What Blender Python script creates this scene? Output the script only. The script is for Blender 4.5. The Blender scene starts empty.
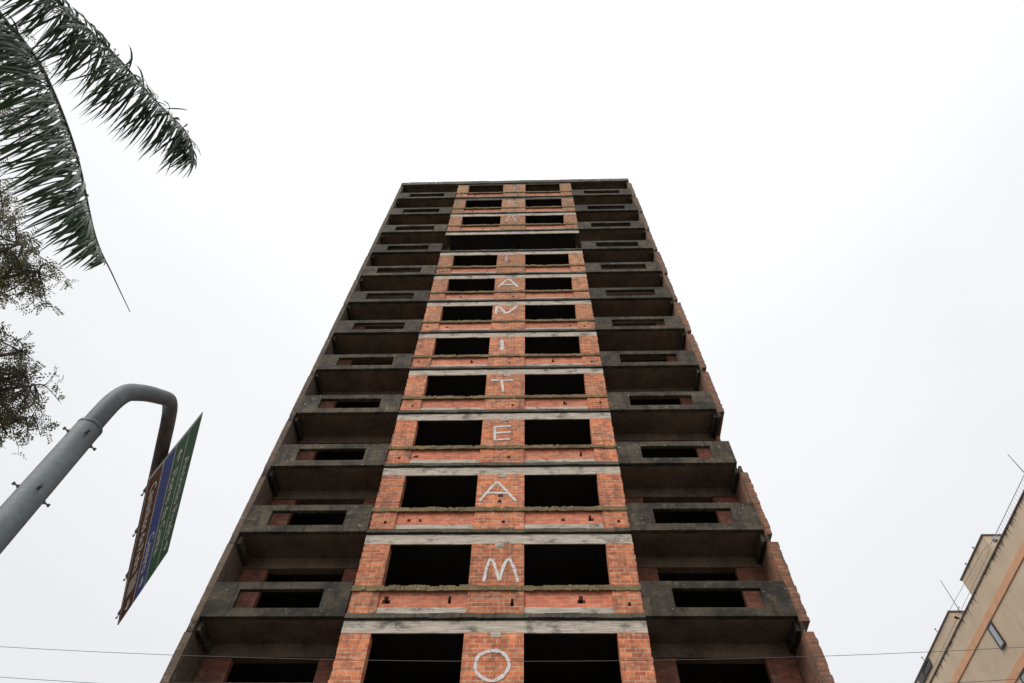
import bpy, bmesh, math, random
from mathutils import Vector, Matrix, noise
random.seed(11)
R = math.radians
SC = bpy.context.scene
COL = SC.collection

# ------------------------------------------------------------------ camera
CAM = Vector((0.6435, -15.1218, 1.6))
TH, ROLL, YAW = 1.02449479, 0.0344519, -0.0547796
fw = Vector((math.sin(YAW)*math.cos(TH), math.cos(YAW)*math.cos(TH), math.sin(TH)))
r0 = Vector((math.cos(YAW), -math.sin(YAW), 0))
u0 = r0.cross(fw)
rr = math.cos(ROLL)*r0 + math.sin(ROLL)*u0
uu = -math.sin(ROLL)*r0 + math.cos(ROLL)*u0
cd = bpy.data.cameras.new('camera')
cam = bpy.data.objects.new('camera', cd)
COL.objects.link(cam)
cam.matrix_world = Matrix(((rr.x, uu.x, -fw.x, CAM.x), (rr.y, uu.y, -fw.y, CAM.y), (rr.z, uu.z, -fw.z, CAM.z), (0, 0, 0, 1)))
cd.sensor_width = 36; cd.sensor_fit = 'HORIZONTAL'
cd.lens = 683/1024*36
cd.clip_end = 3000
SC.camera = cam

# ------------------------------------------------------------------ sky: a bright even overcast
SUN_EL, SUN_AZ = R(48), R(222)      # azimuth from +Y, clockwise: behind the camera
W = bpy.data.worlds.new('World'); SC.world = W; W.use_nodes = True
nt = W.node_tree; nt.nodes.clear()
def wn(t): return nt.nodes.new(t)
sky = wn('ShaderNodeTexSky'); sky.sky_type = 'NISHITA'; sky.sun_disc = False
sky.sun_elevation = SUN_EL; sky.sun_rotation = SUN_AZ
sky.air_density = 1.0; sky.dust_density = 4.0
hs = wn('ShaderNodeHueSaturation'); hs.inputs['Saturation'].default_value = 0.25
nt.links.new(sky.outputs[0], hs.inputs['Color'])
tc = wn('ShaderNodeTexCoord')
sep = wn('ShaderNodeSeparateXYZ'); nt.links.new(tc.outputs['Generated'], sep.inputs[0])
ramp = wn('ShaderNodeValToRGB')
cr = ramp.color_ramp
cr.elements[0].position = 0.0; cr.elements[0].color = (6.7, 6.85, 7.1, 1)
cr.elements[1].position = 1.0; cr.elements[1].color = (11.5, 11.6, 11.8, 1)
e = cr.elements.new(0.50); e.color = (7.9, 8.05, 8.3, 1)
e = cr.elements.new(0.80); e.color = (9.1, 9.2, 9.4, 1)
nt.links.new(sep.outputs['Z'], ramp.inputs[0])
nz = wn('ShaderNodeTexNoise'); nz.inputs['Scale'].default_value = 1.6; nz.inputs['Detail'].default_value = 4
nt.links.new(tc.outputs['Generated'], nz.inputs['Vector'])
mr = wn('ShaderNodeMapRange'); mr.inputs[1].default_value = .3; mr.inputs[2].default_value = .7
mr.inputs[3].default_value = .955; mr.inputs[4].default_value = 1.045
nt.links.new(nz.outputs[0], mr.inputs[0])
vm = wn('ShaderNodeVectorMath'); vm.operation = 'SCALE'
nt.links.new(ramp.outputs[0], vm.inputs[0]); nt.links.new(mr.outputs[0], vm.inputs['Scale'])
mx = wn('ShaderNodeMixRGB'); mx.inputs[0].default_value = 0.93
nt.links.new(hs.outputs[0], mx.inputs[1]); nt.links.new(vm.outputs[0], mx.inputs[2])
bg = wn('ShaderNodeBackground'); bg.inputs['Strength'].default_value = 0.10
nt.links.new(mx.outputs[0], bg.inputs['Color'])
wo = wn('ShaderNodeOutputWorld'); nt.links.new(bg.outputs[0], wo.inputs['Surface'])

sd = bpy.data.lights.new('sun', 'SUN'); sd.energy = 2.3; sd.angle = R(35); sd.color = (1.0, .965, .92)
so = bpy.data.objects.new('sun', sd); COL.objects.link(so)
sv = Vector((math.sin(SUN_AZ)*math.cos(SUN_EL), math.cos(SUN_AZ)*math.cos(SUN_EL), math.sin(SUN_EL)))
so.rotation_euler = sv.to_track_quat('Z', 'Y').to_euler()

SC.view_settings.view_transform = 'Standard'; SC.view_settings.look = 'None'
SC.view_settings.exposure = 0.15; SC.view_settings.gamma = 1
SC.render.engine = 'CYCLES'
SC.render.resolution_x = 1024; SC.render.resolution_y = 683

# ------------------------------------------------------------------ materials
class NT:
    def __init__(s, name):
        s.m = bpy.data.materials.new(name); s.m.use_nodes = True
        s.t = s.m.node_tree; s.t.nodes.clear()
        s.out = s.n('ShaderNodeOutputMaterial'); s.p = s.n('ShaderNodeBsdfPrincipled')
        s.l(s.p.outputs[0], s.out.inputs[0]); s.tc = s.n('ShaderNodeTexCoord')
        s.obj = s.tc.outputs['Object']
    def n(s, t): return s.t.nodes.new(t)
    def l(s, a, b): s.t.links.new(a, b)
    def noise(s, scale, detail=4, vec=None, rough=.55, stretch=None):
        v = vec or s.obj
        if stretch:
            mp = s.n('ShaderNodeMapping'); mp.inputs['Scale'].default_value = stretch
            s.l(v, mp.inputs[0]); v = mp.outputs[0]
        x = s.n('ShaderNodeTexNoise'); x.inputs['Scale'].default_value = scale
        x.inputs['Detail'].default_value = detail; x.inputs['Roughness'].default_value = rough
        s.l(v, x.inputs['Vector']); return x.outputs[0]
    def ramp(s, v, a, b, lo=0., hi=1.):
        x = s.n('ShaderNodeMapRange'); x.clamp = True
        for i, q in enumerate((a, b, lo, hi)): x.inputs[i+1].default_value = q
        s.l(v, x.inputs[0]); return x.outputs[0]
    def math(s, op, a, b=None):
        x = s.n('ShaderNodeMath'); x.operation = op
        for i, q in enumerate((a, b)):
            if q is None: continue
            if isinstance(q, (int, float)): x.inputs[i].default_value = q
            else: s.l(q, x.inputs[i])
        return x.outputs[0]
    def mix(s, f, a, b, mode='MIX'):
        x = s.n('ShaderNodeMixRGB'); x.blend_type = mode
        for i, q in enumerate((f, a, b)):
            if isinstance(q, (int, float)): x.inputs[i].default_value = q
            elif isinstance(q, tuple): x.inputs[i].default_value = (*q, 1)
            else: s.l(q, x.inputs[i])
        return x.outputs[0]
    def bump(s, h, st=.3, d=.02, prev=None):
        x = s.n('ShaderNodeBump'); x.inputs['Strength'].default_value = st; x.inputs['Distance'].default_value = d
        s.l(h, x.inputs['Height'])
        if prev: s.l(prev, x.inputs['Normal'])
        s.l(x.outputs[0], s.p.inputs['Normal']); return x.outputs[0]
    def done(s, col, rough=.9, metal=0.):
        if isinstance(col, tuple): s.p.inputs['Base Color'].default_value = (*col, 1)
        else: s.l(col, s.p.inputs['Base Color'])
        s.p.inputs['Roughness'].default_value = rough; s.p.inputs['Metallic'].default_value = metal
        return s.m

Z0 = 12.998; FH = 2.9; ROW = FH/24
def brick_mat(name, c1, c2, mort, dirt=.5, lich=.4):
    s = NT(name)
    sp = s.n('ShaderNodeSeparateXYZ'); s.l(s.obj, sp.inputs[0])
    u = s.math('ADD', sp.outputs[0], sp.outputs[1])
    v = s.math('SUBTRACT', sp.outputs[2], Z0 - 40*ROW*3)
    cb = s.n('ShaderNodeCombineXYZ'); s.l(u, cb.inputs[0]); s.l(v, cb.inputs[1])
    # slightly wobbly courses
    b = s.n('ShaderNodeTexBrick'); b.offset = .5
    s.l(cb.outputs[0], b.inputs['Vector'])
    b.inputs['Scale'].default_value = 1; b.inputs['Brick Width'].default_value = .285
    b.inputs['Row Height'].default_value = ROW; b.inputs['Mortar Size'].default_value = .0125
    b.inputs['Mortar Smooth'].default_value = .25; b.inputs['Bias'].default_value = -.15
    b.inputs['Color1'].default_value = (*c1, 1); b.inputs['Color2'].default_value = (*c2, 1)
    b.inputs['Mortar'].default_value = (*mort, 1)
    # per course / per brick variation
    n1 = s.noise(1., 2, stretch=(3.2, 3.2, 8.3))
    col = s.mix(s.ramp(n1, .35, .7, 0, .55), b.outputs['Color'], (c2[0]*.55, c2[1]*.5, c2[2]*.55))
    n2 = s.noise(9, 4)
    col = s.mix(s.ramp(n2, .5, .8, 0, .35), col, (min(c1[0]*1.15, .8), c1[1]*1.25, c1[2]*1.3))
    # dark rain stains and grey lichen
    n3 = s.noise(1.3, 6, rough=.72, stretch=(1.6, 1.6, .7))
    col = s.mix(s.ramp(n3, .60-.14*dirt, .74-.10*dirt, 0, .72*min(1, dirt+.35)), col, (.055, .042, .035))
    n5 = s.noise(5.5, 5, rough=.7)
    hgt = s.ramp(sp.outputs[2], 22, 48, 0, 1)
    f = s.math('MULTIPLY', s.ramp(n5, .42, .60, 0, .95), s.math('ADD', s.math('MULTIPLY', hgt, lich), .10 if dirt < 1 else .5))
    col = s.mix(f, col, (.25, .225, .105) if dirt < 1 else (.13, .125, .085))
    n6 = s.noise(24, 4, rough=.7)
    col = s.mix(s.ramp(n6, .63, .70, 0, .7 if dirt > .1 else .2), col, (.05, .035, .03))
    n7 = s.noise(3.4, 5, rough=.7, stretch=(1., 1., 1.9))
    col = s.mix(s.math('MULTIPLY', s.ramp(n7, .50, .64, 0, .75 if dirt > .1 else .25), s.math('ADD', s.math('MULTIPLY', hgt, .55), .45)), col, (.10, .065, .05))
    n8 = s.noise(1., 5, rough=.7, stretch=(5.5, 5.5, .55))
    col = s.mix(s.ramp(n8, .56, .70, 0, .6 if dirt > .1 else .3), col, (.085, .055, .042))
    n9 = s.noise(2.1, 5, rough=.75)
    col = s.mix(s.ramp(n9, .60, .72, 0, .35), col, (.62, .50, .42))
    oi = s.n('ShaderNodeObjectInfo'); rv = s.ramp(oi.outputs['Random'], 0, 1, .86, 1.14)
    sc_ = s.n('ShaderNodeVectorMath'); sc_.operation = 'SCALE'; s.l(col, sc_.inputs[0]); s.l(rv, sc_.inputs['Scale']); col = sc_.outputs[0]
    h = s.math('SUBTRACT', 1., b.outputs['Fac'])
    bb = s.bump(h, .8, .012)
    s.bump(s.noise(60, 3), .35, .006, bb)
    return s.done(col, .93)
M = {}
M['brick'] = brick_mat('orange_brick', (.80, .245, .092), (.40, .090, .042), (.62, .46, .35), .7, 1.0)
M['brick_clean'] = brick_mat('sheltered_brick', (.76, .225, .115), (.58, .150, .080), (.60, .38, .28), .1, .12)
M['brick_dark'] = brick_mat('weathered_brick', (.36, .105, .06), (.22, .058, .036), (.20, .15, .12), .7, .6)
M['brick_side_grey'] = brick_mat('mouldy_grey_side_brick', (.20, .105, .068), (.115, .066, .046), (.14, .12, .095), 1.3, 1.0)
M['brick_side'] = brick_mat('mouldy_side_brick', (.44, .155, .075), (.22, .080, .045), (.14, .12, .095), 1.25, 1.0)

def concrete(name, base, dark, lichen=None, streak=True, spots=0., amt=.6):
    s = NT(name)
    n = s.noise(1.1, 7, rough=.65)
    col = s.mix(s.ramp(n, .38, .66), base, dark)
    if streak:
        st = s.noise(3.2, 5, stretch=(2.2, 2.2, .18), rough=.6)
        col = s.mix(s.ramp(st, .5, .74, 0, .7), col, tuple(c*.45 for c in dark))
    g = s.noise(14, 5, rough=.7)
    col = s.mix(s.ramp(g, .42, .72, 0, .55), col, tuple(min(.9, c*1.55) for c in base))
    if lichen:
        k = s.noise(2.3, 6, rough=.7)
        col = s.mix(s.ramp(k, .54, .68, 0, amt), col, lichen)
    if spots:
        v = s.noise(7.5, 2, stretch=(1, 1, 2.))
        col = s.mix(s.ramp(v, .70, .74, 0, spots), col, (.42, .41, .38))
    b1 = s.bump(n, .4, .05); s.bump(s.noise(40, 4), .5, .01, b1)
    return s.done(col, .95)
s = NT('blackened_parapet_concrete')
a = s.noise(.9, 7, rough=.68, stretch=(1, 1, 1.5))
col = s.mix(s.ramp(a, .40, .60), (.096, .075, .050), (.022, .018, .013))
a2 = s.noise(2.6, 6, rough=.72, stretch=(1.5, 1.5, .35))
col = s.mix(s.ramp(a2, .47, .64, 0, .88), col, (.014, .012, .010))
a3 = s.noise(4.2, 6, rough=.7)
col = s.mix(s.ramp(a3, .57, .69, 0, .55), col, (.185, .16, .12))
oi = s.n('ShaderNodeObjectInfo'); rv = s.ramp(oi.outputs['Random'], 0, 1, .65, 1.25)
a4 = s.noise(1.7, 6, rough=.7)
col = s.mix(s.ramp(a4, .57, .68, 0, .55), col, (.135, .085, .045))
a5 = s.noise(3.1, 6, rough=.75)
col = s.mix(s.ramp(a5, .60, .70, 0, .6), col, (.12, .115, .035))
a6 = s.noise(13, 2); col = s.mix(s.ramp(a6, .70, .74, 0, .8), col, (.42, .41, .38))
fm = s.noise(1., 3, stretch=(.5, .5, 9)); col = s.mix(s.ramp(fm, .52, .66, 0, .35), col, (.02, .018, .015))
sc_ = s.n('ShaderNodeVectorMath'); sc_.operation = 'SCALE'; s.l(col, sc_.inputs[0]); s.l(rv, sc_.inputs['Scale']); col = sc_.outputs[0]
b1 = s.bump(a, .4, .05); s.bump(s.noise(36, 4), .6, .012, b1)
M['concrete'] = s.done(col, .95)
M['slab'] = concrete('stained_slab_concrete', (.110, .098, .074), (.024, .021, .017), (.12, .12, .05), True, .6, .5)
M['ceiling'] = concrete('brown_formwork_concrete', (.165, .118, .088), (.060, .042, .032), None, False, 0)  # mottled brown tone for slab undersides and back beams
M['interior'] = concrete('room_shade_concrete', (.034, .030, .027), (.018, .016, .015), None, False, 0)  # near-black tone: the darkness of the rooms is put into the colour
M['ledge'] = concrete('mossy_ledge_concrete', (.20, .145, .070), (.060, .042, .026), (.25, .185, .040), False, .9, .7)
# board marked pale lintel
s = NT('board_marked_lintel')
gr = s.noise(2.4, 6, stretch=(.55, .55, 16), rough=.6)
col = s.mix(s.ramp(gr, .38, .62), (.58, .52, .44), (.29, .235, .18))
st = s.noise(1.5, 7, rough=.72, stretch=(1, 1, 1.6))
col = s.mix(s.ramp(st, .51, .64, 0, .85), col, (.06, .055, .045))
g2 = s.noise(30, 3); col = s.mix(s.ramp(g2, .5, .8, 0, .4), col, (.60, .57, .53))
b1 = s.bump(gr, .4, .01); s.bump(g2, .3, .004, b1)
M['lintel'] = s.done(col, .92)
# sprayed white letters, paint broken by the joints
s = NT('white_wall_paint')
pn = s.noise(11, 5, rough=.7)
col = s.mix(s.ramp(pn, .35, .7), (.78, .76, .75), (.56, .49, .45))
tr = s.n('ShaderNodeBsdfTransparent'); ms = s.n('ShaderNodeMixShader')
cov = s.ramp(s.noise(10, 5, rough=.75), .34, .50, .1, .92)
s.l(cov, ms.inputs[0]); s.l(tr.outputs[0], ms.inputs[1]); s.l(s.p.outputs[0], ms.inputs[2]); s.l(ms.outputs[0], s.out.inputs[0])
M['paint'] = s.done(col, .85)
s = NT('faded_wall_paint')
tr = s.n('ShaderNodeBsdfTransparent'); ms = s.n('ShaderNodeMixShader')
cov = s.ramp(s.noise(7, 5, rough=.75), .42, .6, 0, .8)
s.l(cov, ms.inputs[0]); s.l(tr.outputs[0], ms.inputs[1]); s.l(s.p.outputs[0], ms.inputs[2]); s.l(ms.outputs[0], s.out.inputs[0])
M['paint_faded'] = s.done((.62, .58, .55), .9)
# galvanised steel
s = NT('galvanised_steel')
v = s.n('ShaderNodeTexVoronoi'); v.inputs['Scale'].default_value = 26; s.l(s.obj, v.inputs['Vector'])
bw = s.n('ShaderNodeRGBToBW'); s.l(v.outputs['Color'], bw.inputs[0])
col = s.mix(s.ramp(bw.outputs[0], .2, .8, 0, .6), (.108, .126, .136), (.072, .088, .098))
col = s.mix(s.ramp(s.noise(5, 5, stretch=(1, 1, .3)), .48, .66, 0, .6), col, (.045, .052, .056))
col = s.mix(s.ramp(s.noise(26, 4, rough=.7), .66, .74, 0, .6), col, (.14, .08, .045))
s.bump(s.noise(30, 4), .2, .004)
M['steel'] = s.done(col, .66, .15)
s = NT('dull_bolt_steel'); M['bolt'] = s.done(s.mix(s.noise(40), (.16, .13, .10), (.07, .06, .05)), .6, .5)
def paint(name, c, rough=.45, v=.2):
    s = NT(name)
    col = s.mix(s.ramp(s.noise(6, 5), .35, .7, 0, v), c, tuple(q*.45 for q in c))
    return s.done(col, rough)
M['sign_green'] = paint('green_sign_film', (.026, .135, .085)); M['sign_blue'] = paint('blue_sign_film', (.036, .088, .29))
M['sign_brown'] = paint('brown_sign_film', (.085, .036, .024)); M['sign_white'] = paint('white_sign_film', (.60, .62, .58), .5, .5)
M['sign_back'] = paint('bare_aluminium_back', (.13, .12, .12), .5)
M['wire'] = paint('black_cable_rubber', (.11, .11, .115), .7)
M['render'] = concrete('beige_wall_render', (.44, .355, .255), (.37, .295, .215), (.28, .22, .16), True, 0, .35)
s = NT('beige_painted_render')
n = s.noise(.8, 6, rough=.6); col = s.mix(s.ramp(n, .35, .7), (.60, .475, .345), (.50, .395, .285))
d = s.noise(1.6, 5, stretch=(1.6, 1.6, .22), rough=.65); col = s.mix(s.ramp(d, .56, .74, 0, .5), col, (.34, .26, .19))
# mould runs hanging below the roof coping, soaked into the render
sp = s.n('ShaderNodeSeparateXYZ'); s.l(s.obj, sp.inputs[0])
dz = s.math('SUBTRACT', 27.2, sp.outputs[2])
run = s.noise(1., 4, stretch=(1, 7.5, .5), rough=.6)
run2 = s.noise(.45, 2, stretch=(1, 1, .1))
v_ = s.math('SUBTRACT', s.math('ADD', run, s.math('MULTIPLY', run2, .35)), s.math('MULTIPLY', dz, .42))
v_ = s.math('MULTIPLY', s.ramp(v_, .62, .70, 0, .85), s.math('GREATER_THAN', dz, 0))
col = s.mix(v_, col, (.07, .05, .042))
s.bump(s.noise(28, 4), .35, .01); M['render'] = s.done(col, .92)
s = NT('orange_band_paint')
n = s.noise(1.4, 6, rough=.6); col = s.mix(s.ramp(n, .35, .7), (.66, .37, .22), (.56, .30, .17))
s.bump(s.noise(28, 4), .3, .01); M['band'] = s.done(col, .9)
M['coping'] = concrete('dark_coping_mortar', (.14, .12, .11), (.06, .05, .045), None, False, 0)
M['pane'] = paint('dusty_window_pane', (.36, .40, .43), .25); M['dark_frame'] = paint('dark_window_frame', (.035, .03, .03), .5)
M['asphalt'] = concrete('road_asphalt', (.055, .055, .056), (.038, .038, .038), None, False, 0)
M['paving'] = concrete('pavement_slabs', (.24, .23, .21), (.16, .15, .14), None, False, 0)
M['kerb'] = concrete('granite_kerb', (.30, .30, .29), (.2, .2, .19), None, False, 0)
M['earth'] = concrete('bare_ground', (.11, .095, .07), (.07, .06, .045), (.06, .09, .03), False, 0)
M['road_paint'] = paint('road_marking_paint', (.7, .7, .66), .7, .5)
M['hoarding'] = paint('weathered_plywood', (.30, .22, .14), .8, .6)
def leafmat(name, a, b, c, sc=3., rough=.5, trans=.25):
    s = NT(name)
    n = s.noise(sc, 4); col = s.mix(s.ramp(n, .35, .65), a, b)
    n2 = s.noise(.9, 3, rough=.5); col = s.mix(s.ramp(n2, .5, .62, 0, .8), col, c)
    s.done(col, rough)
    t = s.n('ShaderNodeBsdfTranslucent'); s.l(col, t.inputs[0]); m = s.n('ShaderNodeMixShader'); m.inputs[0].default_value = trans
    s.l(s.p.outputs[0], m.inputs[1]); s.l(t.outputs[0], m.inputs[2]); s.l(m.outputs[0], s.out.inputs[0])
    return s.m
M['palm'] = leafmat('palm_leaflet_green', (.042, .092, .034), (.095, .145, .080), (.022, .050, .020), 9, .45, .12)
M['leaf'] = leafmat('small_leaf_olive', (.10, .105, .070), (.16, .155, .105), (.17, .145, .035), 4, .7, .45)
M['bark'] = concrete('tree_bark', (.085, .065, .05), (.04, .032, .026), (.12, .12, .09), True, 0, .3)
M['rachis'] = paint('palm_rachis_brown', (.085, .065, .05), .6)

# ------------------------------------------------------------------ mesh helper
class MB:
    def __init__(s): s.v = []; s.f = []
    def quad(s, a, b, c, d):
        i = len(s.v); s.v += [tuple(a), tuple(b), tuple(c), tuple(d)]; s.f.append((i, i+1, i+2, i+3))
    def tri(s, a, b, c):
        i = len(s.v); s.v += [tuple(a), tuple(b), tuple(c)]; s.f.append((i, i+1, i+2))
    def box(s, x0, x1, y0, y1, z0, z1, j=0.):
        i = len(s.v)
        for x, y, z in ((x0, y0, z0), (x1, y0, z0), (x1, y1, z0), (x0, y1, z0), (x0, y0, z1), (x1, y0, z1), (x1, y1, z1), (x0, y1, z1)):
            s.v.append((x+random.uniform(-j, j), y+random.uniform(-j, j), z+random.uniform(-j, j)))
        for q in ((0, 3, 2, 1), (4, 5, 6, 7), (0, 1, 5, 4), (1, 2, 6, 5), (2, 3, 7, 6), (3, 0, 4, 7)):
            s.f.append(tuple(i+k for k in q))
    def tube(s, pts, rad, seg=8, caps=True):
        pts = [Vector(p) for p in pts]; n = len(pts)
        if not hasattr(rad, '__len__'): rad = [rad]*n
        T = []
        for k in range(n):
            a = pts[max(0, k-1)]; b = pts[min(n-1, k+1)]; T.append((b-a).normalized())
        ref = Vector((0, 0, 1)) if abs(T[0].z) < .9 else Vector((1, 0, 0))
        N = (ref - T[0]*ref.dot(T[0])).normalized(); i0 = len(s.v)
        for k in range(n):
            N = (N - T[k]*N.dot(T[k])).normalized(); B = T[k].cross(N)
            for q in range(seg):
                a = 2*math.pi*q/seg; s.v.append(tuple(pts[k] + (N*math.cos(a)+B*math.sin(a))*rad[k]))
        for k in range(n-1):
            for q in range(seg):
                a = i0+k*seg+q; b = i0+k*seg+(q+1) % seg; s.f.append((a, b, b+seg, a+seg))
        if caps:
            s.f.append(tuple(i0+q for q in range(seg))[::-1]); s.f.append(tuple(i0+(n-1)*seg+q for q in range(seg)))
    def wall_hole(s, x0, x1, z0, z1, hx0, hx1, hz0, hz1, y0, y1):
        """vertical wall with one opening, closed mesh, no doubled faces"""
        i = len(s.v)
        O = [(x0, z0), (x1, z0), (x1, z1), (x0, z1)]; H = [(hx0, hz0), (hx1, hz0), (hx1, hz1), (hx0, hz1)]
        for y in (y0, y1):
            for p in O+H: s.v.append((p[0], y, p[1]))
        for k in range(4):
            l = (k+1) % 4
            s.f.append((i+k, i+l, i+4+l, i+4+k)); s.f.append((i+8+l, i+8+k, i+12+k, i+12+l))
            s.f.append((i+l, i+k, i+8+k, i+8+l)); s.f.append((i+4+k, i+4+l, i+12+l, i+12+k))
    def build(s, name, mat, parent=None, smooth=False):
        me = bpy.data.meshes.new(name); me.from_pydata(s.v, [], s.f); me.update()
        if smooth:
            for p in me.polygons: p.use_smooth = True
        me.materials.append(mat)
        o = bpy.data.objects.new(name, me); COL.objects.link(o)
        if parent: o.parent = parent
        return o
def empty(name, loc, label, cat, group=None):
    o = bpy.data.objects.new(name, None); o.location = loc; COL.objects.link(o)
    tag(o, label, cat, group); return o
def tag(o, label=None, cat=None, group=None, kind=None):
    if label: o['label'] = label
    if cat: o['category'] = cat
    if group: o['group'] = group
    if kind: o['kind'] = kind
    return o

# ------------------------------------------------------------------ the ground (one side of a street)
def sheet(name, x0, x1, y0, y1, z, mat):
    m = MB(); m.quad((x0, y0, z), (x1, y0, z), (x1, y1, z), (x0, y1, z)); return tag(m.build(name, mat), kind='structure')
sheet('ground', -1500, 1500, -1500, 1500, -.02, M['earth'])
sheet('road', -300, 300, -11.4, -3.4, 0, M['asphalt'])
def slabst(name, x0, x1, y0, y1, z0, z1, mat):
    m = MB(); m.box(x0, x1, y0, y1, z0, z1); return tag(m.build(name, mat), kind='structure')
slabst('pavement', -300, 300, -19, -11.55, -.1, .13, M['paving'])
slabst('pavement', -300, 300, -3.25, 11.2, -.1, .13, M['paving'])
slabst('kerb', -300, 300, -11.55, -11.4, -.1, .136, M['kerb'])
slabst('kerb', -300, 300, -3.4, -3.25, -.1, .136, M['kerb'])
m = MB()
for k in range(-30, 30): m.quad((k*6, -7.46, .004), (k*6+3, -7.46, .004), (k*6+3, -7.34, .004), (k*6, -7.34, .004))
tag(m.build('road_marking', M['road_paint']), kind='structure')

# ------------------------------------------------------------------ the tower
tower = empty('unfinished_tower', (0, 0, 0), 'tall unfinished red brick and concrete apartment tower with empty window openings and white painted letters', 'building')
XL, XR = -8.09, 7.31
PX = [(-4.25, -3.50), (-1.14, .36), (2.70, 3.46)]
YP = .025
def part(mb, name, mat, label=None, smooth=False):
    o = mb.build(name, M[mat] if isinstance(mat, str) else mat, tower, smooth)
    if label: o['label'] = label
    return o
def courses(m, x0, x1, y0, y1, z0, z1, base, gaps=(), tooth=(0, 0)):
    """a brick panel laid course by course, so that its ends and missing bricks are real"""
    k = 0
    while True:
        a = max(z0, base+k*ROW); b = min(z1, base+(k+1)*ROW)
        if base+k*ROW >= z1-1e-4: break
        if b-a > .005:
            jl = tooth[0]*((k % 2)*.4+random.uniform(-.6, .5)); jr = tooth[1]*((k % 2)*.4+random.uniform(-.6, .5))
            xs = [(x0+jl, x1+jr)]
            for (gk, g0, g1) in gaps:
                if gk == k:
                    nx = []
                    for (p, q) in xs:
                        if g0 > p and g1 < q: nx += [(p, g0), (g1, q)]
                        else: nx.append((p, q))
                    xs = nx
            for (p, q) in xs: m.box(p, q, y0+random.uniform(-.0018, .0018), y1, a, b)
        k += 1
LIGHT = set(range(-4, 10))
for n in range(-4, 12):
    if n == -4: zb = .13-.10; zt = Z0-3*FH
    else: zb = Z0+n*FH; zt = zb+FH
    H = zt-zb
    # slab under this storey
    if n > -4:
        m = MB()
        ns = 40; yf = -.0
        # front edge cut into short lengths of slightly different depth: crumbling edge
        m.box(XL, XR, .112, 11, zb-.08, zb+.10)
        for a, b, yo in ((-4.27, 3.46, -.014),):
            cnt = max(4, int((b-a)/.42)); xs = [a+(b-a)*q/cnt+(random.uniform(-.1, .1) if 0 < q < cnt else 0) for q in range(cnt+1)]
            for q in range(cnt):
                mid_ = a > -5 and b < 4; m.box(xs[q], xs[q+1], yo+random.uniform(-.010, .008), .108, zb-(.12 if mid_ else .08)+random.uniform(-.018, .01), zb+(.005 if mid_ else .10)+(random.uniform(-.015, .015) if mid_ else 0))
        m.box(-4.25, 3.44, .075, .110, zb-.19, zb-.082)
        part(m, 'floor_slab', 'slab')
        # ceiling skin of the slab belongs to the storey below: board-formed underside, near black inside for room shade
        m = MB(); m.box(XL+.02, -4.26, .14, 1.088, zb-.096, zb-.083); part(m, 'balcony_ceiling', 'ceiling')
        m = MB(); m.box(3.47, XR-.02, .14, 1.088, zb-.096, zb-.083); part(m, 'balcony_ceiling', 'ceiling')
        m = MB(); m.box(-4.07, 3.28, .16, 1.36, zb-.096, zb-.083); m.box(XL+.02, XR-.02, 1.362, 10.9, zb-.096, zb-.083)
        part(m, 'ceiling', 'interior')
    top = zt - (.08 if n < 11 else .25)
    w_head = zt-FH+2.365 if n < 11 else zt-FH+2.46
    # lintel over the middle bays
    m = MB()
    y_l = YP+.015
    cnt = 3; xs = [-4.27, -1.9+random.uniform(-.4, .4), 1.4+random.uniform(-.5, .5), 3.47]
    for q in range(cnt): m.box(xs[q], xs[q+1], y_l+random.uniform(-.006, .006), .078, w_head, zt-.185 if n < 11 else top)
    if n != 8: m.box(-.47, -.22, y_l-.025, .077, w_head-.13, w_head-.002)
    part(m, 'lintel', 'lintel' if n <= 9 else 'slab', None if n <= 9 else 'dark stained lintel near the top')
    if n != 8:
        # piers
        for pi, (a, b) in enumerate(PX):
            m = MB(); gaps = []
            if pi == 1:
                if n in (0, 1, 2, 3, 4, 6, 10, 11): c = a+random.uniform(.75, 1.2); gaps.append((2 if n else 2, c, c+.10))
                if n == 0: gaps += [(3, .02, .09)]
                if n == 1: gaps += [(9, -.46, -.34), (11, -.45, -.30)]
            elif random.random() < .7: c = a+random.uniform(.2, .45); gaps.append((random.choice((2, 3)), c, c+.09))
            if n == -1 and pi == 1: gaps += []
            courses(m, a, b, YP, .33, zb+.02, w_head, zb, gaps, (.028 if pi == 0 else .003, .028 if pi == 2 else .003))
            part(m, 'brick_pier', 'brick')
        # recessed spandrel panels + pale strip below + mossy ledge above
        for (a, b) in ((PX[0][1], PX[1][0]), (PX[1][1], PX[2][0])):
            m = MB(); gaps = []
            for _ in range(random.choice((0, 1, 1, 2))):
                c = a+random.uniform(.1, 2.0); w = random.uniform(.07, .16); gaps.append((3, c, c+w))
                if random.random() < .5: gaps.append((4, c+.02, c+.09))
            if n == 0: gaps = [(3, a+.1, a+.32), (4, a+.14, a+.26), (3, a+1.85, a+1.93), (4, a+1.85, a+1.93)] if a < 0 else [(3, a+1.4, a+1.62), (4, a+1.45, a+1.56)]
            courses(m, a+.003, b-.003, .078, .26, zb+.228, zb+.78, zb, gaps)
            part(m, 'spandrel_panel', 'brick_clean')
            m = MB(); m.box(a+.003, b-.003, .05, .25, zb+.015, zb+.225); part(m, 'panel_base', 'lintel')
        m = MB(); x = -4.29
        while x < 3.46:
            w = random.uniform(.085, .13) if random.random() < .8 else random.uniform(.2, .3)
            w = min(w, 3.49-x)
            f = -.012+random.uniform(-.014, .012)
            m.box(x, x+w-.002, f, YP-.004, zb+.725+random.uniform(-.016, .010), zb+.885-(random.uniform(.02, .07) if random.random() < .10 else 0)+random.uniform(-.016, .010), .005)
            x += w
        for a, b in ((PX[0][1], PX[1][0]), (PX[1][1], PX[2][0])): m.box(a+.004, b-.004, YP-.003, .30, zb+.782, zb+.875)
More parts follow.
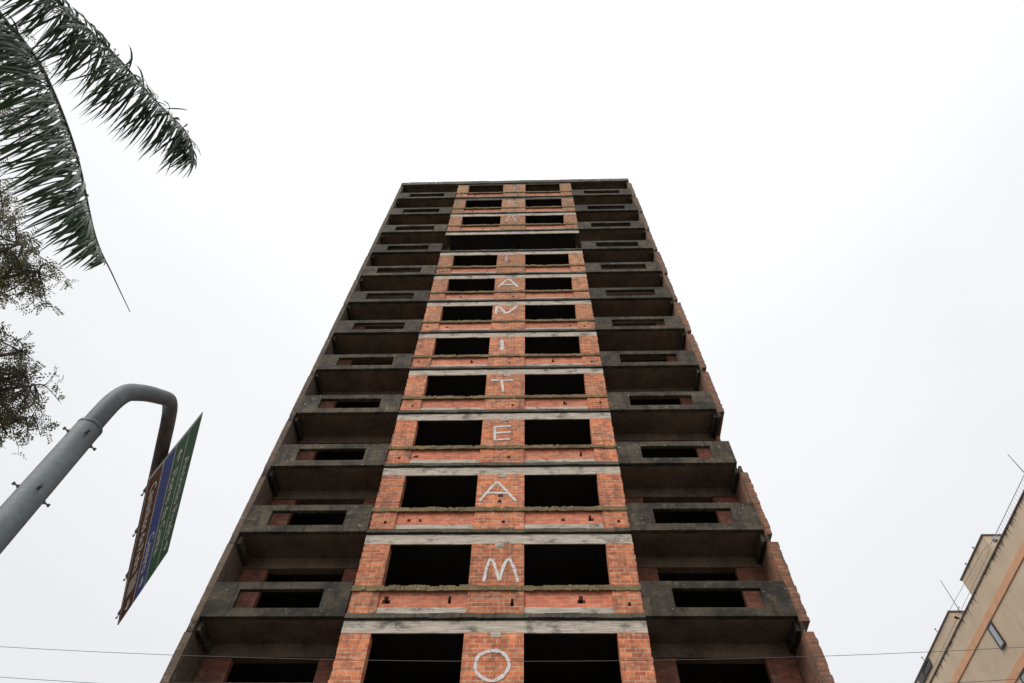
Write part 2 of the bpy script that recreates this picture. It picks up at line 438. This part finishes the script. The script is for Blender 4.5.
        part(m, 'window_ledge', 'ledge')
    else:
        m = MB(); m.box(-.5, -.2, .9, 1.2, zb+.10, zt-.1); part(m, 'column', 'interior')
    # the sides of the projecting middle bay
    m = MB(); yb_ = .335 if n != 8 else .95
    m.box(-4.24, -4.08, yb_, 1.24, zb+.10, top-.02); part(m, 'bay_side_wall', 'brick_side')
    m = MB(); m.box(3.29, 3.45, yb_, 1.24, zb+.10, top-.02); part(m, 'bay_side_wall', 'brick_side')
    # balconies
    for sd_, (a, b, h0, h1) in enumerate(((XL+.015, -4.28, -7.32, -5.02), (3.475, XR-.015, 4.25, 6.58))):
        j = random.uniform(-.03, .03)
        m = MB(); m.wall_hole(a, b, zb-.09, zb+.995, h0+j, h1+j, zb+.165, zb+.765, -.022, .108)
        m.box(h0-.1+j, h1+.12+j, -.022, .10, zb+.80, zb+.9) if random.random() < .0 else None
        part(m, 'balcony_parapet', 'concrete')
        # beam and back wall
        x0, x1 = (XL+.012, -4.25) if sd_ == 0 else (3.46, XR-.012)
        m = MB(); m.box(x0, x1, 1.09, 1.36, zt-.50, top-.018); part(m, 'back_beam', 'ceiling')
        q0, q1 = (-7.32, -5.0) if sd_ == 0 else (4.25, 6.55)
        m = MB(); m.box(x0, q0, 1.12, 1.30, zb+.10, zt-.502); m.box(q1, x1, 1.12, 1.30, zb+.10, zt-.502)
        m.box(q0+.001, q1-.001, 1.125, 1.29, zb+.10, zb+.30)
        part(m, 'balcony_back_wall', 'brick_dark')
    # side walls: brick infill between short concrete beam ends
    xo = random.uniform(-.012, .012)
    m = MB(); m.box(-8.27, XL-.003, .03, 11.2, zt-.50, zt-.16); m.box(-8.07, -7.98, .13, 1.08, zt-.40, top-.018); part(m, 'edge_beam', 'concrete')
    m = MB()
    def sidewall(m, x0, x1, y0, z0, z1, side):
        k = 0; z = z0
        while z < z1-.01:
            zz = min(z+ROW, z1); t = random.uniform(0, .035) if side > 0 else random.uniform(0, .012)
            m.box(x0 - (t if side < 0 else 0)*.5, x1+(t if side > 0 else 0), y0+random.uniform(-.004, .004), 11.2, z, zz); z = zz; k += 1
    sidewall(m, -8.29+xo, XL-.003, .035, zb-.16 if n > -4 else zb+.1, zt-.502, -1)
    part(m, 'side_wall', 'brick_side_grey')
    m = MB(); m.box(XR+.003, 7.40, .03, 11.2, zt-.50, zt-.20); m.box(7.20, 7.29, .13, 1.08, zt-.40, top-.018); part(m, 'edge_beam', 'concrete')
    m = MB(); e_ = random.choice((0., .03, .05, -.02)) if n > -2 else 0.
    y0 = .9 if n == 2 else .035
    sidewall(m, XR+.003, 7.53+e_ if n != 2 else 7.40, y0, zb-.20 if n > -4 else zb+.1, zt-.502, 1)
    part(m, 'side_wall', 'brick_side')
    # rear wall, and an unseen partition added to darken the rooms
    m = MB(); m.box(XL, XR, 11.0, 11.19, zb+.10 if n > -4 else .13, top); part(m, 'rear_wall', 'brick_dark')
    m = MB(); m.box(XL+.02, XR-.02, 5.0, 5.15, zb+.10 if n > -4 else .13, top-.02); part(m, 'added_partition', 'interior')
    if n == -4:
        for a, b in ((PX[0][1]+.01, PX[1][0]-.01), (PX[1][1]+.01, PX[2][0]-.01)):
            m = MB(); m.box(a, b, .16, .19, 1.03, 3.7); part(m, 'hoarding_board', 'hoarding')
# roof
ZR = Z0+12*FH
m = MB(); x = -8.27
while x < 7.47:
    w = min(random.uniform(.5, 1.1), 7.47-x)
    m.box(x, x+w, -.03+random.uniform(-.008, .008), .25, ZR-.23+random.uniform(-.02, .02), ZR+.27+random.uniform(-.03, .02)); x += w
m.box(-8.26, 7.46, .252, 11.25, ZR-.23, ZR+.05)
m.box(-8.26, -8.05, .252, 11.25, ZR+.052, ZR+.26); m.box(7.25, 7.46, .252, 11.25, ZR+.052, ZR+.26); m.box(-8.04, 7.24, 11.05, 11.25, ZR+.052, ZR+.26)
part(m, 'roof_slab', 'slab')
m = MB(); m.box(XL+.02, XR-.02, .3, 10.9, ZR-.25, ZR-.232); part(m, 'ceiling', 'ceiling')

# letters sprayed down the middle pier
def stroke(m, pts, w, y):
    # smooth the polyline, then a ribbon of uneven width with a few mm of body
    P = [Vector((p[0], p[1])) for p in pts]
    Q = []
    for k in range(len(P)-1):
        a = P[max(0, k-1)]; b = P[k]; c = P[k+1]; d = P[min(len(P)-1, k+2)]
        for t in [q/6 for q in range(6)]:
            Q.append(.5*((2*b)+(c-a)*t+(2*a-5*b+4*c-d)*t*t+(3*b-3*c+d-a)*t**3))
    Q.append(P[-1])
    if len(P) == 2: Q = [P[0].lerp(P[1], q/8) for q in range(9)]
    L = []
    for k, q in enumerate(Q):
        t = (Q[min(len(Q)-1, k+1)]-Q[max(0, k-1)]).normalized(); nn = Vector((-t.y, t.x))
        ww = w*random.uniform(.72, 1.2)*.5
        L.append((q+nn*ww, q-nn*ww))
    i = len(m.v)
    for a, b in L:
        m.v += [(a.x, y, a.y), (b.x, y, b.y), (a.x, y+.004, a.y), (b.x, y+.004, b.y)]
    for k in range(len(L)-1):
        j = i+4*k; m.f += [(j, j+1, j+5, j+4), (j+6, j+7, j+3, j+2), (j, j+4, j+6, j+2), (j+5, j+1, j+3, j+7)]
letters = [
 ('O', [[(-.44, 11.95), (-.71, 11.84), (-.80, 11.60), (-.73, 11.34), (-.41, 11.17), (-.13, 11.30), (.01, 11.55), (-.06, 11.80), (-.22, 11.93), (-.46, 11.96)]], .085, 'paint'),
 ('M', [[(-.73, 14.02), (-.66, 14.55), (-.57, 14.78), (-.46, 14.58), (-.31, 14.05)], [(-.30, 14.05), (-.20, 14.55), (-.06, 14.79), (.07, 14.50), (.20, 14.0)]], .085, 'paint'),
 ('A', [[(-1.02, 17.06), (-.72, 17.60), (-.50, 17.92)], [(-.50, 17.92), (-.20, 17.5), (.10, 17.05)], [(-.80, 17.42), (-.13, 17.40)]], .085, 'paint'),
 ('E', [[(-.66, 19.97), (-.69, 20.72)], [(-.69, 20.72), (-.12, 20.76)], [(-.67, 20.37), (-.11, 20.42)], [(-.66, 19.99), (-.14, 20.04)]], .085, 'paint'),
 ('T', [[(-.96, 23.64), (-.10, 23.63)], [(-.53, 23.62), (-.46, 22.86)]], .10, 'paint'),
 ('I', [[(-.62, 26.66), (-.59, 25.84)]], .17, 'paint'),
 ('N', [[(-.97, 29.02), (-.94, 29.64), (-.75, 29.53), (-.51, 29.05), (-.28, 29.30), (-.01, 29.71)]], .13, 'paint'),
 ('A', [[(-.95, 31.72), (-.62, 32.42), (-.48, 32.52), (-.34, 32.42), (.0, 31.72)], [(-.78, 31.97), (-.19, 32.0)]], .12, 'paint'),
 ('T', [[(-.86, 35.50), (-.48, 35.52)], [(-.67, 35.5), (-.62, 34.75)]], .11, 'paint_faded'),
 ('A', [[(-.78, 40.45), (-.62, 41.25), (-.5, 41.38), (-.40, 41.2), (-.16, 40.45)], [(-.7, 40.8), (-.25, 40.8)]], .12, 'paint_faded'),
 ('E', [[(-.66, 43.3), (-.66, 44.2)], [(-.66, 44.2), (-.12, 44.2)], [(-.66, 43.75), (-.2, 43.78)], [(-.66, 43.3), (-.12, 43.32)]], .10, 'paint_faded'),
 ('T', [[(-.62, 47.0), (-.1, 46.98)], [(-.36, 46.98), (-.36, 46.3)]], .10, 'paint_faded'),
]
for ch, st, w, mt in letters:
    m = MB()
    for k, q in enumerate(st): stroke(m, q, w, YP-.012-.0012*k)
    part(m, 'painted_letter', mt, 'white painted letter ' + ch)
# scribbles sprayed on the roof edge
m = MB()
for k, x in enumerate((-7.9, -7.35, -6.85, -6.25, -5.9)):
    stroke(m, [(x, 48.0), (x+.16, 47.72), (x+.36, 47.74), (x+.40, 47.98), (x+.2, 48.03)], .07, -.046-.001*k)
part(m, 'roof_graffiti', 'paint_faded')
m = MB()
for k, x in enumerate((5.3, 5.65, 5.95, 6.3, 6.6)):
    stroke(m, [(x, 47.98), (x+.1, 47.72), (x+.25, 47.95)], .06, -.046-.001*k)
part(m, 'roof_graffiti', 'paint_faded')
# rusty rebar and broken bits left at the slab edges
m = MB()
for k in range(26):
    n = random.randint(-2, 11); x = random.choice((random.uniform(XL, -4.4), random.uniform(3.6, XR)))
    z = Z0+n*FH+1.0; m.tube([(x, .06, z-.02), (x+random.uniform(-.03, .03), .05, z+random.uniform(.05, .14))], .008, 5)
part(m, 'rebar_stub', M['bolt'])

# ------------------------------------------------------------------ beige apartment block on the right
bx = empty('apartment_block', (25.05, 4, 0), 'beige rendered apartment block with orange floor bands and boxy roof rooms', 'building')
def bpart(mb, name, mat, label=None):
    mb.v = [(x-25.05, y-4, z) for x, y, z in mb.v]
    o = mb.build(name, M[mat], bx)
    if label: o['label'] = label
    return o
m = MB(); m.box(25.05, 37, 4, 42, -.02, 27.17); bpart(m, 'wall', 'render')
k = 0; z = 25.55
while z > 1:
    m = MB(); m.box(25.0, 25.045, 3.96, 42.04, z, z+.43); m.box(25.045, 37.04, 3.955, 3.995, z, z+.43); bpart(m, 'floor_band', 'band')
    # narrow stair lights between the bands
    zt_ = z-.03; zb_ = z-1.33
    for y in (17.3, 30.2):
        m = MB(); m.wall_hole(y-.06, y+.50, zb_-.05, zt_, y, y+.44, zb_+.03, zt_-.10, -.05, .04)
        m.v = [(25.0+b, a, c) for a, b, c in m.v]
        w = bpart(m, 'window', 'dark_frame')
        m = MB(); m.box(24.985, 25.03, y+.005, y+.435, zb_+.035, zt_-.105)
        m.v = [(x-25.05, y_-4, z_) for x, y_, z_ in m.v]
        m.build('pane', M['pane'], w)
    z -= 2.8
m = MB(); m.box(25.0, 25.2, 3.95, 42.05, 27.172, 27.24); m.box(36.9, 37.05, 3.95, 42.05, 27.172, 27.24); m.box(25.2, 36.9, 3.95, 4.1, 27.172, 27.24); bpart(m, 'coping', 'coping')
for (y0, y1, zt_) in ((13.85, 17.45, 28.34), (20.05, 33, 28.18)):
    m = MB(); m.box(25.06, 29.5, y0, y1, 27.242, zt_)
    if y0 < 15:
        pass
    r_ = bpart(m, 'roof_room', 'render')
    m = MB(); m.box(25.0, 29.56, y0-.06, y1+.06, zt_+.002, zt_+.07); m.v = [(x-25.05, y-4, z) for x, y, z in m.v]; m.build('coping', M['coping'], r_)
m = MB(); m.wall_hole(24.3, 26.5, 27.62, 28.08, 24.36, 25.6, 27.67, 28.03, -.04, .02); m.v = [(25.02+b, a, c) for a, b, c in m.v]
w = bpart(m, 'window', 'dark_frame')
m = MB(); m.box(25.02, 25.055, 24.365, 25.595, 27.675, 28.025); m.v = [(x-25.05, y-4, z) for x, y, z in m.v]; m.build('pane', M['dark_frame'], w)
m = MB(); m.box(24.90, 25.06, 13.05, 13.28, 27.34, 27.56); m.box(24.84, 24.895, 13.1, 13.22, 27.42, 27.52); bpart(m, 'roof_lamp', 'pane')
m = MB(); m.tube([(25.0, 19.45, 27.30), (24.86, 19.45, 27.34), (24.80, 19.45, 27.42)], [.05, .07, .09], 8); bpart(m, 'roof_lamp', 'dark_frame')
for y in (14.9, 16.2, 22.0, 24.8): 
    m = MB(); m.tube([(25.02, y, 28.2), (24.96, y, 28.40), (24.95, y, 28.44)], .022, 6); m.box(24.92, 24.98, y-.04, y+.04, 28.43, 28.48); bpart(m, 'wall_hook', 'coping')
# railing on the roof edge
m = MB(); m.tube([(25.1, 4.05, 27.68), (25.1, 13.8, 27.68)], .018, 6)
y = 4.1
while y < 13.8: m.tube([(25.1, y, 27.23), (25.1, y, 27.68)], .009, 5); y += .24
bpart(m, 'roof_railing', 'pane')
m = MB()
pts = [(25.0, 13.8, 27.68), (24.96, 14.4, 27.80), (24.96, 17.25, 27.96), (24.97, 19, 28.08), (24.96, 20.8, 28.12), (24.96, 24, 28.13), (24.97, 27.5, 28.12)]
m.tube(pts, .011, 5); m.tube([(24.975, y, 27.42) for y in (14, 20, 27)], .010, 5)
bpart(m, 'wall_cable', 'wire')
for (y, zb_, zt_, lab) in ((8.95, 27.25, 29.32, 'thin bare antenna pole above the roof railing of the beige block'), (19.46, 27.2, 30.0, 'thin bare antenna pole with a short crossbar between the roof rooms of the beige block')):
    a = empty('antenna_pole', (25.3, y, zb_), lab, 'antenna', 'antenna poles on the beige block')
    m = MB(); m.tube([(0, 0, 0), (0, 0, zt_-zb_)], [.028, .016], 6); m.build('mast', M['bolt'], a)
    m = MB(); m.tube([(0, -.22 if y > 10 else -.04, .75 if y > 10 else .1), (0, .22 if y > 10 else .04, .80 if y > 10 else .1)], .014, 5); m.build('crossbar', M['bolt'], a)

# ------------------------------------------------------------------ sign gantry
SY = .4423
dh = Vector((-math.sin(SY), math.cos(SY), 0)); nv = Vector((math.cos(SY), math.sin(SY), 0))
P0 = Vector((-3.7564, -9.8143, 7.3898))
Pa = P0-nv*.12
def ap(s_, z_): return Pa+dh*s_+Vector((0, 0, z_-Pa.z))
base = ap(-2.015, .13)
pole = empty('sign_pole', base, 'thick grey galvanised pole with bolted collar and bent arm carrying the direction sign', 'sign pole')
def ppart(mb, name, mat, smooth=False, label=None):
    mb.v = [(x-base.x, y-base.y, z-base.z) for x, y, z in mb.v]; o = mb.build(name, M[mat], pole, smooth); 
    if label: o['label'] = label
    return o
m = MB(); m.tube([ap(-2.015, .16), ap(-2.015, 3), ap(-2.015, 5.98)], .101, 28); po = ppart(m, 'pole', 'steel', True)
m = MB(); m.tube([ap(-2.015, .13), ap(-2.015, .16)], .24, 24); ppart(m, 'base_plate', 'steel')
# arm: vertical, curve, incline, curve, horizontal
ctrl = [(-2.015, 5.9), (-2.015, 6.15), (-1.99, 6.38), (-1.89, 6.62), (-1.70, 6.87), (-1.44, 7.18), (-1.15, 7.50), (-.93, 7.74), (-.76, 7.90), (-.55, 8.00), (-.30, 8.035), (0, 8.04), (1.2, 8.045), (2.8, 8.05)]
pts = []
for k in range(len(ctrl)-1):
    a = ctrl[max(0, k-1)]; b = ctrl[k]; c = ctrl[k+1]; d = ctrl[min(len(ctrl)-1, k+2)]
    for q in range(5):
        t = q/5; pts.append([.5*((2*b[i])+(c[i]-a[i])*t+(2*a[i]-5*b[i]+4*c[i]-d[i])*t*t+(3*b[i]-3*c[i]+d[i]-a[i])*t**3) for i in (0, 1)])
pts.append(ctrl[-1])
m = MB(); m.tube([ap(*p) for p in pts[:47]], .082, 28); ppart(m, 'bent_arm', 'steel', True)
M['steel_shaded'] = concrete('shade_browned_steel', (.115, .10, .098), (.070, .050, .045), (.10, .06, .04), True, 0, .5)  # shade beneath the arm put into a darker, browner steel colour
m = MB(); m.tube([ap(*p) for p in pts[46:]], .081, 28); ppart(m, 'arm_end', 'steel_shaded', True, 'darker brown end of the arm with its shade painted in')
m = MB(); m.tube([ap(-2.015, 5.945), ap(-2.015, 5.96), ap(-2.015, 5.982), ap(-2.015, 6.0)], [.1012, .1025, .1025, .086], 28); ppart(m, 'collar', 'steel', True)
for z in (5.20, 5.83):
    for k in range(4):
        a = R(-38+90*k); dd = Vector((math.cos(a), math.sin(a), 0)); c = ap(-2.015, z)
        m = MB(); m.tube([c+dd*.095, c+dd*.110], .015, 6); m.tube([c+dd*.110, c+dd*.143], .007, 6); m.tube([c+dd*.131, c+dd*.147], .014, 6); ppart(m, 'bolt', 'bolt')
# the sign board on its two brackets
sgn = empty('direction_sign', P0, 'slanting direction sign board with green, blue and brown bands, hung on the bent arm', 'sign')
SW, SHh = 2.956, 1.30
ax = dh.copy(); ax.z = .0155; ax.normalize()
tl = .0703
n0 = ax.cross(Vector((0, 0, 1))).normalized(); up0 = n0.cross(ax)
upv = math.cos(tl)*up0+math.sin(tl)*n0; nn = (ax.cross(upv)).normalized()   # faces right
def sp_(s_, t_, d_=0.): return ax*s_+upv*t_+nn*d_
def sbox(m, s0, s1, t0, t1, d0, d1):
    i = len(m.v)
    for s_, t_, d_ in ((s0, t0, d1), (s1, t0, d1), (s1, t0, d0), (s0, t0, d0), (s0, t1, d1), (s1, t1, d1), (s1, t1, d0), (s0, t1, d0)): m.v.append(tuple(sp_(s_, t_, d_)))
    for q in ((0, 3, 2, 1), (4, 5, 6, 7), (0, 1, 5, 4), (1, 2, 6, 5), (2, 3, 7, 6), (3, 0, 4, 7)): m.f.append(tuple(i+k for k in q))
m = MB(); sbox(m, 0, SW, 0, SHh, -.012, 0); m.build('board', M['sign_back'], sgn)
TB = [0, .335, .63, .955, SHh]
for k, c in enumerate(('sign_brown', 'sign_blue', 'sign_green', 'sign_green')):
    m = MB(); sbox(m, .014, SW-.014, TB[k]+.011, TB[k+1]-.011, .0005, .0025); m.build('band', M[c], sgn)
m = MB()
sbox(m, .0, SW, 0, .010, .0005, .002); sbox(m, 0, SW, SHh-.010, SHh, .0005, .002)
sbox(m, 0, .013, .0105, SHh-.0105, .0005, .002); sbox(m, SW-.013, SW, .0105, SHh-.0105, .0005, .002)
for t_ in TB[1:4]: sbox(m, .0135, SW-.0135, t_-.0105, t_+.0105, .0005, .002)
m.build('border', M['sign_white'], sgn)
def text(body, s_, t_, size, mat='sign_white', width=None):
    cu = bpy.data.curves.new('lettering', 'FONT'); cu.body = body; cu.size = size; cu.offset = .004; cu.resolution_u = 3
    if width: cu.space_character = 1.0
    o = bpy.data.objects.new('lettering', cu); COL.objects.link(o)
    dg = bpy.context.evaluated_depsgraph_get(); dg.update()
    me = bpy.data.meshes.new_from_object(o.evaluated_get(dg)); bpy.data.objects.remove(o)
    xs = [v.co.x for v in me.vertices]; k = (width/(max(xs)-min(xs))) if width else 1
    for v in me.vertices: v.co = sp_(s_+(v.co.x-min(xs))*k, t_+v.co.y, .0042)
    me.materials.clear(); me.materials.append(M[mat]); me.name = 'lettering'
    q = bpy.data.objects.new('lettering', me); COL.objects.link(q); q.parent = sgn; return q
text('Caminhos de Pedra', .22, .10, .205, width=1.72)
text('Centro', 1.52, .395, .215, width=.82)
text('Flores da Cunha', .58, .70, .215, width=1.75)
text('Antonio Prado', .62, 1.03, .215, width=1.75)
def arrow(s0, t0, d, L=.24, name='arrow'):
    m = MB()
    def a2(px, py): return sp_(s0+px*d[0]-py*d[1], t0+px*d[1]+py*d[0], .0042)
    m.quad(a2(-L/2, -.022), a2(.02, -.022), a2(.02, .022), a2(-L/2, .022)); m.tri(a2(.0, -.085), a2(L/2, 0), a2(0, .085))
    m.build(name, M['sign_white'], sgn)
arrow(.33, .79, (-1, 0)); arrow(2.58, 1.12, (1, 0)); arrow(2.62, .48, (1, 0)); arrow(2.70, .16, (1, 0))
m = MB()
for k in range(6): sbox(m, 2.08+k*.06, 2.11+k*.06, .06, .27-.02*(k % 2), .003, .0045)
m.build('pictogram', M['sign_white'], sgn)
for s_ in (.25, 1.0, 1.9, 2.75):
    m = MB(); sbox(m, s_-.02, s_+.02, .03, SHh-.03, -.05, -.013); 
    m.tube([sp_(s_, .03, -.03), sp_(s_, -.03, -.03)], .008, 6); m.tube([sp_(s_, -.026, -.03), sp_(s_, -.038, -.03)], .014, 6)
    m.build('bracket', M['sign_back'], sgn)

# ------------------------------------------------------------------ overhead cables and their poles (street side of the tower)
def cable(z0, kk, lab):
    m = MB(); pts = [(x, -3.2, z0+kk*x*x) for x in [q*1.0 for q in range(-20, 21)]]
    m.tube(pts, .0052, 6); return tag(m.build('overhead_cable', M['wire']), lab, 'cable', 'cables across the front of the tower')
cable(9.53, .0031, 'thin dark overhead cable crossing in front of the tower, the upper one')
cable(8.87, .0036, 'thin dark overhead cable at the foot of the view, the lower one')
for x, lab in ((-20, 'concrete utility pole left of the tower'), (20, 'concrete utility pole right of the tower')):
    u_ = empty('utility_pole', (x, -3.2, .13), lab, 'pole', 'utility poles along the pavement')
    m = MB(); m.tube([(0, .16, 0), (0, .16, 11.4)], [.17, .11], 14); m.build('post', M['kerb'], u_, True)
    m = MB(); m.box(-.05, .05, -.5, .6, 10.2, 10.32); m.build('crossarm', M['hoarding'], u_)

# ------------------------------------------------------------------ palm
random.seed(5)
crown = Vector((-3.25, -15.75, 7.5))
palm = empty('palm_tree', (crown.x-.1, crown.y-.1, .13), 'feathery palm with long drooping fronds at the top left', 'palm tree')
pb = Vector((crown.x-.1, crown.y-.1, .13))
def rel(pts): return [Vector(p)-pb for p in pts]
m = MB(); tp = [(pb.x, pb.y, .1)]
tr_pts = [Vector((-.0+.02*math.sin(z), .01*math.cos(z*2), z)) for z in [q*.45 for q in range(17)]]
m.tube(tr_pts, [.21-.06*(q/16)+.008*(q % 2) for q in range(17)], 18); m.build('trunk', M['bark'], palm, True)
m = MB(); m.tube([(0.02, .01, 7.15), (.05, .05, 7.3), (.1, .1, 7.6)], [.15, .17, .06], 14); m.build('crownshaft', M['palm'], palm, True)
def catmull(ctrl, nper=10):
    P = [Vector(p) for p in ctrl]; out = []
    for k in range(len(P)-1):
        a = P[max(0, k-1)]; b = P[k]; c = P[k+1]; d = P[min(len(P)-1, k+2)]
        for q in range(nper):
            t = q/nper; out.append(.5*((2*b)+(c-a)*t+(2*a-5*b+4*c-d)*t*t+(3*b-3*c+d-a)*t**3))
    out.append(P[-1]); return out
def frond(ctrl, nl, L, t0=.16, t1=.97, r=(.030, .004), wid=.026, fwd=.35, sidek=.35, hang=1.0, endL=.3, jit=.16):
    path = catmull(ctrl, 10); cum = [0]
    for k in range(1, len(path)): cum.append(cum[-1]+(path[k]-path[k-1]).length)
    tot = cum[-1]
    m = MB(); m.tube([p-pb for p in path], [r[0]+(r[1]-r[0])*(c/tot)**.8 for c in cum], 7); rc = m.build('frond', M['rachis'], palm, True)
    m = MB()
    for q in range(nl):
        for sd2 in (-1, 1):
            t = t0+(t1-t0)*(q+random.random()*.9)/nl; d = t*tot
            k = next(i for i in range(1, len(cum)) if cum[i] >= d-1e-9); f = (d-cum[k-1])/(cum[k]-cum[k-1])
            p = path[k-1].lerp(path[k], f); tan = (path[k]-path[k-1]).normalized()
            side = tan.cross(Vector((0, 0, 1))); side = side.normalized() if side.length > .05 else Vector((1, 0, 0))
            prof = math.sin(math.pi*min(1, .12+(t-t0)/(t1-t0)*.88))**.55
            l = L*(endL+(1-endL)*prof)*random.uniform(.8, 1.1)
            dr = (side*sd2*sidek*random.uniform(.5, 1.5)+tan*(fwd+random.uniform(-.2, .2))+Vector((0, 0, -1))*hang*random.uniform(.75, 1.1)+Vector([random.gauss(0, jit) for _ in range(3)])).normalized()
            w0 = wid*random.uniform(.7, 1.15)
            nr = dr.cross(tan); nr = nr.normalized() if nr.length > .05 else side
            wd = (tan*.6+nr*random.uniform(-.9, .9)).normalized(); wd = (wd-dr*wd.dot(dr)).normalized()
            pts = []; pos = p.copy(); dd = dr.copy()
            for j in range(6):
                pts.append(pos.copy()); pos = pos+dd*(l/5); dd = (dd+Vector((0, 0, -.10-.05*j))+Vector([random.gauss(0, .03) for _ in range(3)])).normalized()
            ws = [.35, .9, 1, .85, .55, .05]
            fold = dr.cross(wd)*w0*.25
            i = len(m.v)
            for j in range(6):
                c = pts[j]-pb
                m.v += [tuple(c-wd*w0*ws[j]*.5), tuple(c+fold*ws[j]), tuple(c+wd*w0*ws[j]*.5)]
            for j in range(5):
                a = i+3*j; m.f += [(a, a+1, a+4, a+3), (a+1, a+2, a+5, a+4)]
    m.build('leaflets', M['palm'], rc)
F1 = [crown+Vector((0, .05, 0)), (-3.55, -15.3, 7.72), (-3.641, -14.69, 7.632), (-3.459, -14.479, 7.51), (-3.245, -14.198, 7.346), (-3.011, -13.676, 7.037), (-2.859, -13.087, 6.685), (-2.72, -12.8, 6.52), (-2.585, -12.55, 6.368)]
frond(F1, 225, .84, .15, .885, (.034, .003), .024, -.02, .36, 1.0, .10, .10)
F2 = [crown, (-3.35, -15.2, 7.80), (-3.157, -14.726, 7.67), (-2.72, -14.357, 7.46), (-2.362, -14.003, 7.258), (-2.11, -13.76, 7.13), (-2.05, -13.56, 7.0)]
frond(F2, 270, .66, .18, .995, (.026, .004), .019, .22, .44, .95, .30, .12)
for k in range(12):
    az = R(165+k*15.5+random.uniform(-5, 5)); e = random.choice((.3, .7, 1.1)); L_ = random.uniform(2.4, 3.1)
    dx = Vector((math.cos(az), math.sin(az), 0)); ct = []
    for q in range(6):
        t = q/5; ct.append(crown+dx*(L_*t*(1-.15*t))+Vector((0, 0, e*1.3*t-(1.0+e*1.1)*t*t)))
    frond(ct, 55, .66, .12, .98, (.030, .004), .030, .3, .4, .9, .3)

# ------------------------------------------------------------------ broadleaf tree at the left
random.seed(21)
tb = Vector((-10.2, -11.6, .13))
tree = empty('broadleaf_tree', tb, 'fine leaved tree whose thin branches reach in at the left edge', 'tree')
clumps = [((-6.72, -9.85, 9.46), .40, 80), ((-7.04, -11.27, 10.71), .85, 210), ((-6.70, -11.0, 10.45), .55, 120), ((-7.95, -11.43, 11.12), 1.0, 170),
          ((-6.75, -9.68, 9.45), .75, 190), ((-6.68, -9.38, 9.12), .50, 110), ((-7.56, -9.52, 9.4), 1.0, 170), ((-6.95, -10.0, 9.85), .5, 80),
          ((-7.9, -13.63, 13.2), .75, 120), ((-8.6, -12.96, 12.86), 1.2, 230), ((-7.75, -11.9, 11.7), .75, 150),
          ((-9.6, -11.0, 11.6), 1.6, 260), ((-10.5, -12.5, 12.6), 1.7, 240), ((-11.5, -10.6, 11.0), 1.7, 220), ((-9.0, -9.6, 10.2), 1.3, 200), ((-10.6, -13.6, 10.6), 1.5, 200)]
tm = MB()
trunk_path = catmull([tb, tb+Vector((.1, .05, 2)), tb+Vector((.05, -.1, 4)), tb+Vector((.3, 0, 5.6))], 6)
tm.tube([p-tb for p in trunk_path], [.24-.09*q/(len(trunk_path)-1) for q in range(len(trunk_path))], 14)
tm.build('trunk', M['bark'], tree, True)
top_ = trunk_path[-1]
fol = MB()
def leafspray(P, d, n=9, l=.17):
    # a pinnate leaf: pairs of small blades along a stalk
    d = d.normalized(); s_ = d.cross(Vector((random.gauss(0, 1), random.gauss(0, 1), random.gauss(0, 1)))).normalized(); nz_ = d.cross(s_)
    for q in range(n):
        t = (q+1)/n; c = P+d*l*t; sg = 1 if q % 2 else -1
        a = (s_*sg*.8+d*.55+nz_*random.uniform(-.35, .35)).normalized(); L2 = random.uniform(.040, .066); w2 = L2*.20
        b = a.cross(nz_).normalized()
        fol.quad(c, c+a*L2*.5+b*w2, c+a*L2, c+a*L2*.5-b*w2)
for ci, (c, rad, num) in enumerate(clumps):
    c = Vector(c); lm = MB()
    mid = top_.lerp(c, .5)+Vector((random.uniform(-.3, .3), random.uniform(-.3, .3), -.25))
    path = catmull([top_-Vector((0, 0, .4)), mid, c-(c-mid).normalized()*rad*.3, c+(c-mid).normalized()*rad*.35], 6)
    lm.tube([p-tb for p in path], [.060-.052*q/(len(path)-1) for q in range(len(path))], 7)
    nb = int(8+rad*9); tips = []
    for b_ in range(nb):
        k = random.randint(int(len(path)*.55), len(path)-1); p = path[k]
        dv = Vector((random.gauss(0, 1), random.gauss(0, 1), random.gauss(0, .75)-.05)).normalized()
        e_ = c+dv*rad*random.uniform(.6, 1.05); e_.z -= .08
        bend = p.lerp(e_, .5)+Vector([random.gauss(0, .08) for _ in range(3)])
        tw = catmull([p, bend, e_], 5); lm.tube([q-tb for q in tw], [.014-.011*q/(len(tw)-1) for q in range(len(tw))], 5)
        tips.append(tw)
        for s2 in range(4):
            q = tw[random.randint(4, len(tw)-1)]; e2 = q+Vector([random.gauss(0, 1) for _ in range(3)]).normalized()*rad*random.uniform(.18, .38)+Vector((0, 0, -.04))
            t2 = [q, q.lerp(e2, .5)+Vector((0, 0, .03)), e2]; lm.tube([v-tb for v in t2], [.006, .004, .002], 4); tips.append(catmull(t2, 3))
    for q in range(int(num*1.6)):
        tw = random.choice(tips); p = tw[random.randint(max(0, len(tw)//3), len(tw)-1)]
        dv = Vector((random.gauss(0, 1), random.gauss(0, 1), random.gauss(0, .8)-.35))
        leafspray(p-tb, dv, random.choice((7, 9, 11)), random.uniform(.10, .20))
    lm.build('limb', M['bark'], tree, True)
fol.build('crown', M['leaf'], tree)
